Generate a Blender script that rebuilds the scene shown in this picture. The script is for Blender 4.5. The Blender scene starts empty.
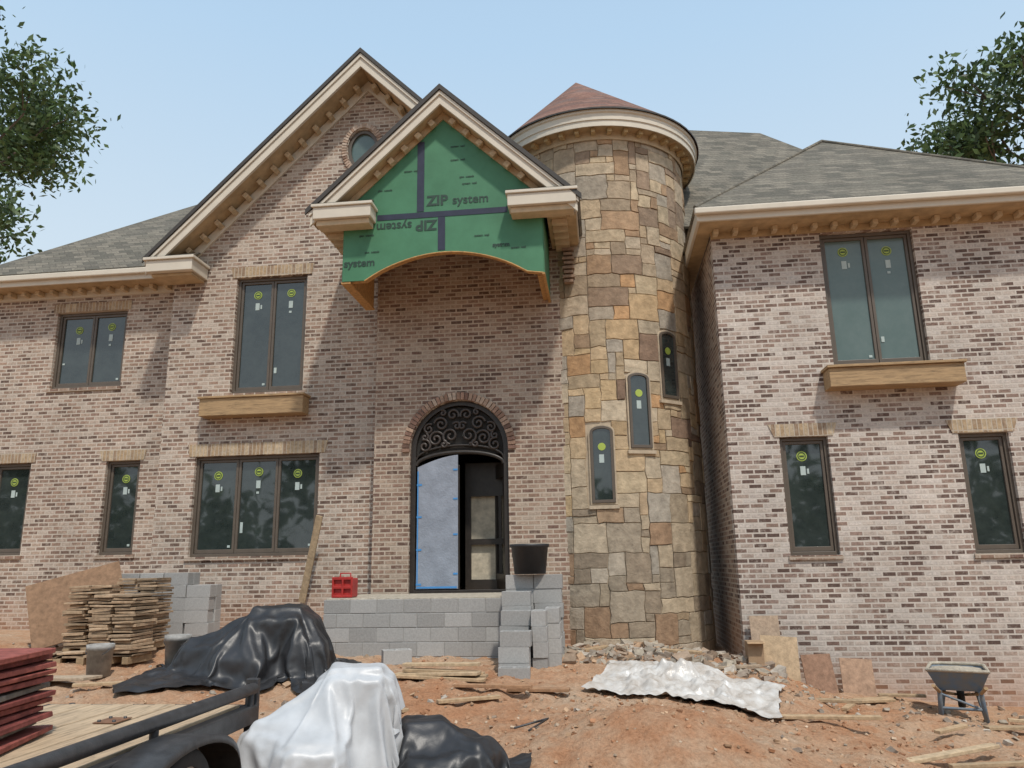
import bpy, bmesh, math, random
import numpy as np
from mathutils import Matrix, Vector, noise
random.seed(7); rng=np.random.default_rng(7)
S=bpy.context.scene
COL=bpy.context.collection
# ------------------------------------------------------------ world / light
w=bpy.data.worlds.new("World"); S.world=w; w.use_nodes=True
nt=w.node_tree; bg=nt.nodes['Background']
sky=nt.nodes.new('ShaderNodeTexSky'); sky.sky_type='NISHITA'; sky.sun_disc=False
SUN=Vector((0.40,-0.80,1.45)).normalized()
sky.sun_elevation=math.asin(SUN.z); sky.sun_rotation=math.atan2(SUN.x,SUN.y)
sky.air_density=1.0; sky.dust_density=4.0; sky.ozone_density=1.5; sky.altitude=200
nt.links.new(sky.outputs[0],bg.inputs[0]); bg.inputs[1].default_value=0.13
# thin summer haze layered over the physical sky
tc=nt.nodes.new('ShaderNodeTexCoord'); sp=nt.nodes.new('ShaderNodeSeparateXYZ'); nt.links.new(tc.outputs['Generated'],sp.inputs[0])
hr=nt.nodes.new('ShaderNodeValToRGB'); nt.links.new(sp.outputs[2],hr.inputs[0]); e=hr.color_ramp.elements
e[0].position=0; e[0].color=(.78,.85,.90,1); e[1].position=1; e[1].color=(.34,.53,.78,1)
for p_,c_ in ((.3,(.74,.86,.94,1)),(.6,(.53,.74,.95,1))): q=e.new(p_); q.color=c_
b2=nt.nodes.new('ShaderNodeBackground'); nt.links.new(hr.outputs[0],b2.inputs[0]); b2.inputs[1].default_value=1.05
mx=nt.nodes.new('ShaderNodeMixShader'); mx.inputs[0].default_value=.80; nt.links.new(bg.outputs[0],mx.inputs[1]); nt.links.new(b2.outputs[0],mx.inputs[2]); nt.links.new(mx.outputs[0],nt.nodes['World Output'].inputs[0])
sl=bpy.data.lights.new('sun','SUN'); sl.energy=3.1; sl.angle=math.radians(3); sl.color=(1,.94,.85)
so=bpy.data.objects.new('sun',sl); COL.objects.link(so); so.rotation_euler=SUN.to_track_quat('Z','Y').to_euler()
S.view_settings.view_transform='Standard'; S.view_settings.look='None'; S.view_settings.exposure=0
# ------------------------------------------------------------ camera
cd=bpy.data.cameras.new('camera'); cam=bpy.data.objects.new('camera',cd); COL.objects.link(cam); S.camera=cam
cd.lens=769/1024*36; cd.sensor_width=36; cd.clip_end=3000; cd.clip_start=.05
cam.matrix_world=Matrix.Translation((0,0,2.1))@Matrix.Rotation(math.radians(6.5),4,'Z')@Matrix.Rotation(math.radians(103.2),4,'X')@Matrix.Rotation(math.radians(-1),4,'Z')
# ------------------------------------------------------------ materials
def newmat(name):
    m=bpy.data.materials.new(name); m.use_nodes=True; n=m.node_tree
    return m,n,n.nodes['Principled BSDF']
def N(n,t,**k):
    x=n.nodes.new(t)
    for a,b in k.items(): setattr(x,a,b)
    return x
def ramp(n,stops,interp='LINEAR'):
    r=N(n,'ShaderNodeValToRGB'); r.color_ramp.interpolation=interp
    e=r.color_ramp.elements
    while len(e)<len(stops): e.new(.5)
    for i,(p,c) in enumerate(stops): e[i].position=p; e[i].color=(c[0],c[1],c[2],1)
    return r
def mix(n,a,b,f,mode='MIX'):
    m=N(n,'ShaderNodeMix',data_type='RGBA',blend_type=mode)
    for s,v in ((6,a),(7,b),(0,f)):
        if hasattr(v,'links') or hasattr(v,'is_linked'): n.links.new(v,m.inputs[s])
        else: m.inputs[s].default_value=(v[0],v[1],v[2],1) if s else v
    return m.outputs[2]
def noi(n,scale,detail=4,rough=.6,vec=None,dist=0):
    x=N(n,'ShaderNodeTexNoise'); x.inputs['Scale'].default_value=scale; x.inputs['Detail'].default_value=detail
    x.inputs['Roughness'].default_value=rough; x.inputs['Distortion'].default_value=dist
    if vec is None:
        tc=N(n,'ShaderNodeTexCoord'); vec=tc.outputs['Object']
    n.links.new(vec,x.inputs['Vector']); return x.outputs['Fac']
def bump(n,b,h,st,dist=.02,prev=None):
    x=N(n,'ShaderNodeBump'); x.inputs['Strength'].default_value=st; x.inputs['Distance'].default_value=dist
    n.links.new(h,x.inputs['Height'])
    if prev is not None: n.links.new(prev,x.inputs['Normal'])
    n.links.new(x.outputs[0],b.inputs['Normal']); return x.outputs[0]
def simple(name,c,rough=.7,var=.25,scale=6,metal=0,bmp=.15,spec=.5,c2=None):
    m,n,b=newmat(name)
    f=noi(n,scale,5)
    c2=c2 or tuple(x*(1-var) for x in c)
    cc=ramp(n,[(.3,c2),(.7,tuple(min(1,x*(1+var*.6)) for x in c))]); n.links.new(f,cc.inputs[0])
    n.links.new(cc.outputs[0],b.inputs['Base Color']); b.inputs['Roughness'].default_value=rough; b.inputs['Metallic'].default_value=metal
    b.inputs['Specular IOR Level'].default_value=spec
    if bmp: bump(n,b,noi(n,scale*6,3),bmp)
    return m
def vec_uv(n,swap=False,su=1,sv=1):
    tc=N(n,'ShaderNodeTexCoord'); sp=N(n,'ShaderNodeSeparateXYZ'); n.links.new(tc.outputs['Object'],sp.inputs[0])
    ad=N(n,'ShaderNodeMath',operation='ADD'); n.links.new(sp.outputs[0],ad.inputs[0]); n.links.new(sp.outputs[1],ad.inputs[1])
    mz=N(n,'ShaderNodeMath',operation='MULTIPLY'); n.links.new(sp.outputs[2],mz.inputs[0]); mz.inputs[1].default_value=sv
    mu=N(n,'ShaderNodeMath',operation='MULTIPLY'); n.links.new(ad.outputs[0],mu.inputs[0]); mu.inputs[1].default_value=su
    cb=N(n,'ShaderNodeCombineXYZ')
    n.links.new(mu.outputs[0],cb.inputs[1 if swap else 0]); n.links.new(mz.outputs[0],cb.inputs[0 if swap else 1])
    return cb.outputs[0],sp.outputs[2]
def brickmat(name,pal,mortar,bw=.205,rh=.076,ms=.013,swap=False,offset=.5,off=0,tone_patch=.22,su=1,sv=1,rough=.9,bst=.5,base=None,smear=.65,fvar=1.2,sat=.92):
    m,n,b=newmat(name)
    pal=[tuple(((c[0]+c[1]+c[2])/3*(1-sat)+x*sat)*.95 for x in c) for c in pal]
    v,zz=vec_uv(n,swap,su,sv)
    if off:
        va=N(n,'ShaderNodeVectorMath',operation='ADD'); n.links.new(v,va.inputs[0]); va.inputs[1].default_value=(off,0,0); v=va.outputs[0]
    br=N(n,'ShaderNodeTexBrick'); br.offset=offset; br.inputs['Scale'].default_value=1
    br.inputs['Brick Width'].default_value=bw; br.inputs['Row Height'].default_value=rh; br.inputs['Mortar Size'].default_value=ms
    br.inputs['Mortar Smooth'].default_value=.2
    br.inputs['Color1'].default_value=(0,0,0,1); br.inputs['Color2'].default_value=(1,1,1,1); br.inputs['Mortar'].default_value=(.5,.5,.5,1)
    n.links.new(v,br.inputs['Vector'])
    k=len(pal); rp=ramp(n,[(i/k,c) for i,c in enumerate(pal)],'CONSTANT'); n.links.new(br.outputs['Color'],rp.inputs[0])
    f1=noi(n,22,4,.7); sm=ramp(n,[(.35,(.70,.70,.70)),(.7,(fvar,)*3)]); n.links.new(f1,sm.inputs[0])
    c=mix(n,rp.outputs[0],sm.outputs[0],1.0,'MULTIPLY')
    c=mix(n,c,mortar,br.outputs['Fac'])
    f2=noi(n,.9,5,.65); st=ramp(n,[(.3,(1-tone_patch,)*3),(.7,(1.1,1.1,1.1))]); n.links.new(f2,st.inputs[0])  # broad patches: sunlit variation put into the brick colour
    c=mix(n,c,st.outputs[0],1.0,'MULTIPLY')
    if smear:
        f3=noi(n,9,5,.7); sp=ramp(n,[(.50,(0,0,0)),(.72,(smear,)*3)]); n.links.new(f3,sp.inputs[0])
        c=mix(n,c,mortar,sp.outputs[0])
    if base is not None:   # clay splash at the foot of the wall
        mr=N(n,'ShaderNodeMapRange'); n.links.new(zz,mr.inputs[0]); mr.inputs[1].default_value=base+.75; mr.inputs[2].default_value=base-.05; mr.inputs[3].default_value=0; mr.inputs[4].default_value=.8
        fm=N(n,'ShaderNodeMath',operation='MULTIPLY'); n.links.new(mr.outputs[0],fm.inputs[0]); n.links.new(noi(n,3,5,.7),fm.inputs[1])
        c=mix(n,c,(.46,.23,.12),fm.outputs[0])
    n.links.new(c,b.inputs['Base Color']); b.inputs['Roughness'].default_value=rough; b.inputs['Specular IOR Level'].default_value=.2
    inv=N(n,'ShaderNodeMath',operation='SUBTRACT'); inv.inputs[0].default_value=1; n.links.new(br.outputs['Fac'],inv.inputs[1])
    p=bump(n,b,inv.outputs[0],bst,.012); bump(n,b,f1,.3,.01,p)
    return m
PAL=[(.40,.265,.195),(.17,.11,.085),(.46,.34,.26),(.26,.168,.125),(.51,.40,.32),(.34,.22,.165),(.22,.145,.11),(.47,.345,.265),(.36,.24,.175),(.54,.44,.36)]
M_brick=brickmat('brick_wall',PAL,(.54,.475,.40),base=1.0)
PALR=[(.45,.35,.29),(.14,.09,.073),(.53,.44,.375),(.23,.15,.12),(.58,.50,.44),(.34,.235,.19),(.17,.11,.09),(.57,.48,.41),(.31,.21,.165),(.62,.55,.49)]
M_brickR=brickmat('brick_wall_pale',PALR,(.56,.505,.445),off=.07,base=.1,smear=.7)
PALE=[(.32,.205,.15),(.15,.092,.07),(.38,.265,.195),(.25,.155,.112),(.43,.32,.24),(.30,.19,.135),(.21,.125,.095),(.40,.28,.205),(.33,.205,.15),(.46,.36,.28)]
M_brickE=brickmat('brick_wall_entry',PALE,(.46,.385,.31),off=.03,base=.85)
M_sold=brickmat('soldier_course',[(.44,.32,.20),(.37,.265,.17),(.48,.37,.245),(.32,.225,.15),(.52,.41,.28)],(.46,.40,.32),bw=.4,rh=.072,ms=.008,swap=True,offset=0,tone_patch=.1,sat=1)
M_shing=brickmat('shingle_roof',[(.172,.156,.127),(.21,.188,.15),(.14,.13,.106),(.235,.21,.168),(.188,.172,.138)],(.105,.095,.08),bw=.3,rh=.14,ms=.008,sv=1.35,tone_patch=.12,bst=.6,smear=0,fvar=1.15,sat=1)
M_shred=brickmat('shingle_roof_red',[(.26,.13,.095),(.20,.115,.09),(.30,.17,.13),(.22,.14,.115),(.28,.148,.105)],(.14,.08,.06),bw=.3,rh=.13,ms=.008,sv=1.4,tone_patch=.1,bst=.6,smear=0,fvar=1.15,sat=.9)
def vcol(name,rough=.9,scale=14,bst=.5,dist=.02,amt=.35,spec=.3):
    m,n,b=newmat(name); a=N(n,'ShaderNodeVertexColor',layer_name='Col')
    f=noi(n,scale,6,.65); r=ramp(n,[(.3,(1-amt,)*3),(.72,(1+amt*.5,)*3)]); n.links.new(f,r.inputs[0])
    n.links.new(mix(n,a.outputs[0],r.outputs[0],1.0,'MULTIPLY'),b.inputs['Base Color'])
    b.inputs['Roughness'].default_value=rough; b.inputs['Specular IOR Level'].default_value=spec
    bump(n,b,f,bst,dist); return m
M_stone=vcol('field_stone',scale=7,bst=.8,dist=.035,amt=.36)
M_vc=vcol('painted_pieces')
M_cmu=vcol('concrete_block',scale=40,bst=.4,dist=.006,amt=.18)
M_mortar=simple('stone_mortar',(.47,.385,.28),.95,.2,12)
M_cream=simple('cream_trim',(.60,.545,.45),.6,.08,3,bmp=.03)
M_soffit=simple('raw_wood_soffit',(.44,.32,.185),.75,.25,5)
M_dentil=simple('dentil_wood',(.52,.41,.27),.7,.15,8)
M_osb=simple('osb_edge',(.48,.27,.10),.8,.35,18)
M_drip=simple('dark_drip_edge',(.05,.045,.04),.7,.2,12)
def woodmat(name,c,ax=0,scale=3):
    m,n,b=newmat(name); tc=N(n,'ShaderNodeTexCoord'); mp=N(n,'ShaderNodeMapping'); s=[scale*9]*3; s[ax]=scale; mp.inputs['Scale'].default_value=s
    n.links.new(tc.outputs['Object'],mp.inputs[0]); f=noi(n,1.2,6,.65,mp.outputs[0],.6)
    r=ramp(n,[(.3,tuple(x*.5 for x in c)),(.5,c),(.75,tuple(min(1,x*1.3) for x in c))]); n.links.new(f,r.inputs[0])
    n.links.new(r.outputs[0],b.inputs['Base Color']); b.inputs['Roughness'].default_value=.75; bump(n,b,f,.4,.01); return m
M_wood=woodmat('rough_timber',(.36,.24,.125)); M_woodY=woodmat('rough_timber_deck',(.46,.34,.22),1)
M_ply=woodmat('plywood',(.50,.34,.20),2,1.5)
m,n,b=newmat('green_sheathing'); f=noi(n,2.2,4); r=ramp(n,[(.3,(.042,.155,.075)),(.7,(.06,.205,.105))]); n.links.new(f,r.inputs[0]); n.links.new(r.outputs[0],b.inputs['Base Color']); b.inputs['Roughness'].default_value=.55; bump(n,b,noi(n,60,3),.2,.005); M_green=m
M_tape=simple('seam_tape',(.025,.027,.05),.4,.2,8,bmp=0)
M_print=simple('print_ink',(.02,.05,.035),.6,.1,8,bmp=0)
M_frame=simple('bronze_frame',(.11,.088,.068),.45,.12,5,bmp=.02)
def glass(name,c,c2,ior,rough):
    m,n,b=newmat(name); f=noi(n,2.2,7,.75); r=ramp(n,[(.38,c),(.66,c2)]); n.links.new(f,r.inputs[0]); n.links.new(r.outputs[0],b.inputs['Base Color'])
    b.inputs['Roughness'].default_value=rough; b.inputs['IOR'].default_value=ior
    bump(n,b,noi(n,1.1,2),.05,.05); return m
M_glass=glass('window_glass',(.022,.030,.029),(.042,.054,.051),1.8,.03)
M_glassf=glass('window_glass_filmed',(.085,.13,.12),(.11,.155,.145),1.6,.12)
M_stick=simple('sticker_green',(.36,.46,.08),.5,.05,5,bmp=0); M_stickd=simple('sticker_ink',(.03,.06,.03),.5,.05,5,bmp=0); M_paper=simple('sticker_paper',(.42,.50,.48),.6,.1,5,bmp=0)
M_iron=simple('black_iron',(.03,.024,.02),.4,.3,9,bmp=.05)
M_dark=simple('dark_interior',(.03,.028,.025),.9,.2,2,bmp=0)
M_doorf=simple('door_film',(.27,.30,.355),.38,.22,4,bmp=.35); M_blue=simple('blue_tape',(.06,.25,.55),.6,.1,9,bmp=0)
M_tarpk=simple('black_tarp',(.026,.026,.028),.42,.5,3,bmp=.12,spec=.5)
M_tarpw=simple('silver_tarp',(.50,.51,.52),.42,.18,3,bmp=.10)
M_sheet=simple('clear_plastic_sheet',(.56,.55,.53),.3,.2,5,bmp=.3,c2=(.38,.33,.28))
M_rubber=simple('tire_rubber',(.025,.024,.023),.8,.3,20)
M_steel=simple('black_steel',(.045,.045,.047),.45,.4,12,bmp=.1)
M_rust=simple('rusty_steel',(.22,.11,.06),.75,.4,14)
M_red=simple('red_paint',(.40,.03,.025),.4,.2,10,bmp=.1); M_tub=simple('black_tub',(.025,.025,.027),.5,.2,10)
M_bucket=simple('dirty_bucket',(.33,.32,.30),.6,.35,10,bmp=.2); M_galv=simple('wheelbarrow_paint',(.08,.13,.19),.5,.5,9,bmp=.2,c2=(.18,.17,.15)); M_conc=simple('dried_concrete',(.45,.40,.32),.95,.3,12,bmp=.8)
m,n,b=newmat('red_clay_ground')
f1=noi(n,.55,6,.6); f2=noi(n,3.5,8,.7); f3=noi(n,26,6,.75)
r1=ramp(n,[(.32,(.39,.175,.085)),(.45,(.47,.25,.14)),(.56,(.52,.335,.215)),(.70,(.54,.41,.295))]); 
mm=N(n,'ShaderNodeMath',operation='MULTIPLY_ADD'); n.links.new(f2,mm.inputs[0]); mm.inputs[1].default_value=.5; 
ms=N(n,'ShaderNodeMath',operation='MULTIPLY'); n.links.new(f1,ms.inputs[0]); ms.inputs[1].default_value=.55; n.links.new(ms.outputs[0],mm.inputs[2]); n.links.new(mm.outputs[0],r1.inputs[0])
r3=ramp(n,[(.3,(.68,.66,.64)),(.6,(1.05,1.05,1.05))]); n.links.new(f3,r3.inputs[0])
n.links.new(mix(n,r1.outputs[0],r3.outputs[0],1.0,'MULTIPLY'),b.inputs['Base Color']); b.inputs['Roughness'].default_value=.95; b.inputs['Specular IOR Level'].default_value=.15
p=bump(n,b,f2,.7,.12); bump(n,b,f3,.8,.03,p); M_ground=m
# ------------------------------------------------------------ mesh helpers
def link(o,parent=None):
    COL.objects.link(o)
    if parent: o.parent=parent
    return o
def empty(name):
    e=bpy.data.objects.new(name,None); COL.objects.link(e); e.empty_display_size=.2; return e
def mesh(name,V,Fc,mat,parent=None,smooth=False,cols=None):
    me=bpy.data.meshes.new(name); me.from_pydata([tuple(v) for v in V],[],[tuple(f) for f in Fc]); me.update()
    if mat: me.materials.append(mat)
    if smooth: me.polygons.foreach_set('use_smooth',[True]*len(me.polygons))
    if cols is not None:
        a=me.color_attributes.new('Col','FLOAT_COLOR','CORNER'); arr=np.ones((len(me.loops),4),dtype=np.float32)
        lt=np.zeros(len(me.polygons),dtype=np.int32); me.polygons.foreach_get('loop_total',lt)
        arr[:,:3]=np.repeat(np.array(cols,dtype=np.float32),lt,axis=0); a.data.foreach_set('color',arr.ravel())
    return link(bpy.data.objects.new(name,me),parent)
BV=[(0,0,0),(1,0,0),(1,1,0),(0,1,0),(0,0,1),(1,0,1),(1,1,1),(0,1,1)]
BF=[(0,3,2,1),(4,5,6,7),(0,1,5,4),(1,2,6,5),(2,3,7,6),(3,0,4,7)]
def bev(o,wd,seg=2):
    if wd:
        m=o.modifiers.new('b','BEVEL'); m.width=wd; m.segments=seg; m.limit_method='ANGLE'
    return o
def box(name,x0,x1,y0,y1,z0,z1,mat,parent=None,b=0):
    V=[(x0+(x1-x0)*v[0],y0+(y1-y0)*v[1],z0+(z1-z0)*v[2]) for v in BV]
    return bev(mesh(name,V,BF,mat,parent),b)
class Acc:
    def __init__(s): s.V=[];s.F=[];s.C=[]
    def add(s,V,F,c):
        k=len(s.V); s.V+= [tuple(v) for v in V]; s.F+=[tuple(i+k for i in f) for f in F]; s.C+=[c]*len(F)
    def obox(s,c,size,M,col,jit=0):
        V=[]
        for v in BV:
            p=Vector(((v[0]-.5)*size[0],(v[1]-.5)*size[1],(v[2]-.5)*size[2]))
            if jit: p+=Vector([random.uniform(-jit,jit) for _ in range(3)])
            V.append(Vector(c)+M@p)
        s.add(V,BF,col)
    def out(s,name,mat,parent=None,b=0,smooth=False): return bev(mesh(name,s.V,s.F,mat,parent,smooth,s.C),b,1)
def rot(ax=0,ay=0,az=0): return (Matrix.Rotation(math.radians(az),3,'Z')@Matrix.Rotation(math.radians(ay),3,'Y')@Matrix.Rotation(math.radians(ax),3,'X'))
def plate(name,outline,holes,y0,y1,mat,parent=None,b=0,M=None):
    cu=bpy.data.curves.new(name,'CURVE'); cu.dimensions='2D'; cu.fill_mode='BOTH'; cu.extrude=abs(y1-y0)/2
    for pts in [outline]+list(holes):
        s=cu.splines.new('POLY'); s.points.add(len(pts)-1)
        for i,p in enumerate(pts): s.points[i].co=(p[0],p[1],0,1)
        s.use_cyclic_u=True
    t=bpy.data.objects.new('t',cu); COL.objects.link(t); dg=bpy.context.evaluated_depsgraph_get()
    me=bpy.data.meshes.new_from_object(t.evaluated_get(dg)); bpy.data.objects.remove(t); bpy.data.curves.remove(cu)
    ym=(y0+y1)/2
    for v in me.vertices:
        q=Vector((v.co.x,ym-v.co.z,v.co.y)); v.co=M@q if M else q
    bm=bmesh.new(); bm.from_mesh(me); bmesh.ops.remove_doubles(bm,verts=bm.verts,dist=1e-5); bmesh.ops.recalc_face_normals(bm,faces=bm.faces); bm.to_mesh(me); bm.free()
    me.polygons.foreach_set('use_smooth',[False]*len(me.polygons))
    me.name=name; me.materials.clear(); me.materials.append(mat)
    return bev(link(bpy.data.objects.new(name,me),parent),b)
def rect(x0,x1,z0,z1): return [(x0,z0),(x1,z0),(x1,z1),(x0,z1)]
def arch(x0,x1,z0,zs,rise=None,n=24):
    c=(x0+x1)/2; a=(x1-x0)/2; rise=a if rise is None else rise
    return [(x0,z0),(x1,z0)]+[(c+a*math.cos(math.pi*i/n),zs+rise*math.sin(math.pi*i/n)) for i in range(n+1)]
def tube(name,pts,r,mat,parent=None,cyc=False,res=3):
    cu=bpy.data.curves.new(name,'CURVE'); cu.dimensions='3D'; cu.bevel_depth=r; cu.bevel_resolution=res; cu.use_fill_caps=True
    s=cu.splines.new('POLY'); s.points.add(len(pts)-1)
    for i,p in enumerate(pts): s.points[i].co=(*p,1)
    s.use_cyclic_u=cyc; cu.materials.append(mat)
    t=bpy.data.objects.new('t',cu); COL.objects.link(t); dg=bpy.context.evaluated_depsgraph_get()
    me=bpy.data.meshes.new_from_object(t.evaluated_get(dg)); bpy.data.objects.remove(t)
    me.polygons.foreach_set('use_smooth',[True]*len(me.polygons))
    return link(bpy.data.objects.new(name,me),parent)
def lathe(name,prof,mat,parent=None,loc=(0,0,0),n=28,M=None,smooth=True,a0=0,a1=360):
    V=[];Fc=[]; full=abs(a1-a0)>=360; k=n if full else n+1
    for i in range(k):
        a=math.radians(a0+(a1-a0)*i/n)
        for r,z in prof:
            p=Vector((r*math.cos(a),r*math.sin(a),z)); p=M@p if M else p; V.append(p+Vector(loc))
    L=len(prof)
    for i in range(n):
        j=(i+1)%k
        for q in range(L-1): Fc.append((i*L+q,j*L+q,j*L+q+1,i*L+q+1))
    return mesh(name,V,Fc,mat,parent,smooth)
# ------------------------------------------------------------ terrain
def interp(t,x):
    if x<=t[0][0]: return t[0][1]
    for (a,b),(c,d) in zip(t,t[1:]):
        if x<=c: 
            k=(x-a)/(c-a); k=k*k*(3-2*k); return b+(d-b)*k
    return t[-1][1]
HL=[(-30,1.2),(-12,1.08),(-8,1.0),(-4,.86),(0.5,.82),(1.9,.62),(3.2,.2),(5.5,.0),(9,-.15),(40,-.6)]
FL=[(-30,.7),(-5,.55),(0,.42),(4,.12),(8,-.1),(40,-.5)]
def gz(x,y,fine=True):
    t=min(1,max(0,(y-5.5)/6)); t=t*t*(3-2*t)
    z=interp(HL,x)*t+interp(FL,x)*(1-t)
    z+=.36*math.exp(-((x-.3)/1.1)**2-((y-7.1)/.7)**2)+.10*math.exp(-((x-1.6)/.9)**2-((y-12.0)/.6)**2)
    if fine and -25<x<25 and -5<y<30:
        k=min(1,max(.0,(12.6-y)/1.5))*.7+.3
        z+=k*(.08*noise.noise((x*.7,y*.7,0))+.06*noise.noise((x*2.3,y*2.3,3))+.045*noise.noise((x*6,y*6,7))+.026*noise.noise((x*15,y*15,9)))
    return z
# ------------------------------------------------------------ draped sheets (settled with a cloth solve)
def drape_sheet(name,mat,cx,cy,sx,sy,rz,props,ztop,seg,frames=46,shrink=-.06,bend=.15,seed=1,amp=.04,crumple=0,cs=2.2):
    tmp=[]
    R=max(sx,sy)*.95; n_=44
    Vg=[(cx-R+2*R*i/n_,cy-R+2*R*j/n_,gz(cx-R+2*R*i/n_,cy-R+2*R*j/n_)+.015) for j in range(n_+1) for i in range(n_+1)]
    Fg=[(j*(n_+1)+i,j*(n_+1)+i+1,(j+1)*(n_+1)+i+1,(j+1)*(n_+1)+i) for j in range(n_) for i in range(n_)]
    tmp.append(mesh('tmp_g',Vg,Fg,None))
    for (x,y,z0,a,b_,h,r) in props:
        bm=bmesh.new(); bmesh.ops.create_cube(bm,size=1)
        for v in bm.verts: v.co=Vector((v.co.x*a*(1 if v.co.z<0 else .86),v.co.y*b_*(1 if v.co.z<0 else .86),(v.co.z+.5)*h))
        bmesh.ops.bevel(bm,geom=bm.edges[:],offset=min(a,b_,h)*.16,segments=2,affect='EDGES')
        bmesh.ops.triangulate(bm,faces=bm.faces[:])
        M=Matrix.Translation((x,y,z0))@Matrix.Rotation(math.radians(r),4,'Z'); bm.transform(M)
        me=bpy.data.meshes.new('tmp_p'); bm.to_mesh(me); bm.free(); tmp.append(link(bpy.data.objects.new('tmp_p',me)))
    for o in tmp:
        c=o.modifiers.new('c','COLLISION'); o.collision.thickness_outer=.012; o.collision.cloth_friction=12; o.collision.damping=.6
    nx_=int(sx/seg); ny_=int(sy/seg); c0,s0=math.cos(math.radians(rz)),math.sin(math.radians(rz)); V=[]
    for j in range(ny_+1):
        for i in range(nx_+1):
            u=(i/nx_-.5)*sx; v=(j/ny_-.5)*sy
            # ragged cut edges
            u*=1+.12*noise.noise((v*2.1,seed,0)); v*=1+.14*noise.noise((u*2.0,seed,5))
            V.append((cx+u*c0-v*s0,cy+u*s0+v*c0,ztop+amp*noise.noise((u*3+seed,v*3,seed))+amp*.5*noise.noise((u*8+seed,v*8,seed))))
    Fs=[(j*(nx_+1)+i,j*(nx_+1)+i+1,(j+1)*(nx_+1)+i+1,(j+1)*(nx_+1)+i) for j in range(ny_) for i in range(nx_)]
    o=mesh('tmp_sheet',V,Fs,None)
    m=o.modifiers.new('cloth','CLOTH'); s=m.settings; s.quality=7; s.mass=.25; s.tension_stiffness=12; s.compression_stiffness=12; s.shear_stiffness=6; s.bending_stiffness=bend; s.air_damping=1.5; s.tension_damping=6; s.compression_damping=6
    s.shrink_min=shrink; s.shrink_max=shrink
    m.collision_settings.distance_min=.012; m.collision_settings.collision_quality=3; m.collision_settings.use_self_collision=False
    m.point_cache.frame_start=1; m.point_cache.frame_end=frames
    for f in range(1,frames+1): S.frame_set(f)
    dg=bpy.context.evaluated_depsgraph_get(); me=bpy.data.meshes.new_from_object(o.evaluated_get(dg))
    for t in tmp+[o]: bpy.data.objects.remove(t)
    co=np.zeros(len(me.vertices)*3); me.vertices.foreach_get('co',co); co=co.reshape(-1,3)
    assert np.isfinite(co).all(), 'cloth solve failed'
    for v in me.vertices:
        x,y,z=v.co
        if crumple:
            wx=x+.12*noise.noise((x*2.5,y*2.5,seed)); wy=y+.12*noise.noise((x*2.5,y*2.5,seed+5))
            h=0
            for k_,a_ in ((1,.9),(2.3,.45),(4.7,.2)):
                d=noise.voronoi((wx*cs*k_+seed,wy*cs*k_,z*cs*k_*.6))[0]; h+=a_*(d[1]-d[0])
            e_=.35+.65*max(0,1-((x-cx)**2+(y-cy)**2)/(.3*sx*sy+.01)) if crumple>.1 else 1
            v.co.z+=crumple*(h-.1)*e_
        v.co.z=max(v.co.z,gz(x,y)+.012)
    me.name=name; me.materials.append(mat); me.polygons.foreach_set('use_smooth',[True]*len(me.polygons))
    r=link(bpy.data.objects.new(name,me)); sb=r.modifiers.new('s','SUBSURF'); sb.levels=1; sb.render_levels=1
    S.frame_set(1); return r
S.frame_start=1; S.frame_end=60
drape_sheet('black_tarp_pile',M_tarpk,-4.45,9.75,2.9,2.4,6,[(-4.15,9.85,.62,1.0,.9,.98,10),(-4.85,9.7,.62,.8,.9,.62,-12),(-3.75,9.75,.6,.5,.8,.66,20),(-4.4,9.3,.6,.7,.4,.5,0),(-4.5,10.1,.6,.4,.4,.95,30)],1.72,.042,seed=3,shrink=-.10,crumple=.05,cs=3)
drape_sheet('silver_tarp',M_tarpw,-2.2,6.1,1.75,1.8,24,[(-2.0,6.3,.45,.62,.5,.86,12),(-2.45,6.0,.45,.55,.6,.52,-10),(-2.15,5.75,.45,.5,.35,.42,20)],1.42,.030,seed=11,shrink=-.09,crumple=.03,cs=4)
drape_sheet('black_tarp_pile',M_tarpk,-1.32,6.4,1.5,1.25,-12,[(-1.5,6.5,.42,.5,.5,.46,15),(-1.1,6.35,.42,.45,.4,.34,-20),(-1.35,6.15,.42,.4,.25,.25,0)],1.0,.030,seed=23,shrink=-.11,crumple=.04,cs=4)
drape_sheet('plastic_sheet',M_sheet,.85,9.75,1.85,1.25,-14,[(.5,9.9,.6,.35,.2,.16,20),(1.2,9.6,.5,.3,.25,.14,-30),(.9,10.0,.6,.2,.2,.2,10),(.3,9.6,.6,.18,.18,.15,0),(1.5,9.75,.45,.2,.2,.14,0)],.98,.022,seed=31,shrink=-.16,bend=.05,amp=.08,crumple=.26,cs=2.4)
xs=sorted(set([-1500,-600,-250,-120,-70,-45,-32,-25,-20,-17]+[round(-15+i*.5,2) for i in range(12)]+[round(-9+i*.06,3) for i in range(267)]+[7.5,8,9,11,14,18,24,35,60,120,300,700,1500]))
ys=sorted(set([-1500,-500,-200,-90,-50,-30,-18,-10,-5,-2,0,1,2,3,4]+[round(4.5+i*.06,3) for i in range(145)]+[13.5,14,15,17,20,25,35,60,120,300,700,1500]))
V=[(x,y,gz(x,y)) for y in ys for x in xs]; nx=len(xs)
Fc=[(j*nx+i,j*nx+i+1,(j+1)*nx+i+1,(j+1)*nx+i) for j in range(len(ys)-1) for i in range(nx-1)]
ground=mesh('ground',V,Fc,M_ground,None,True)
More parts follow.
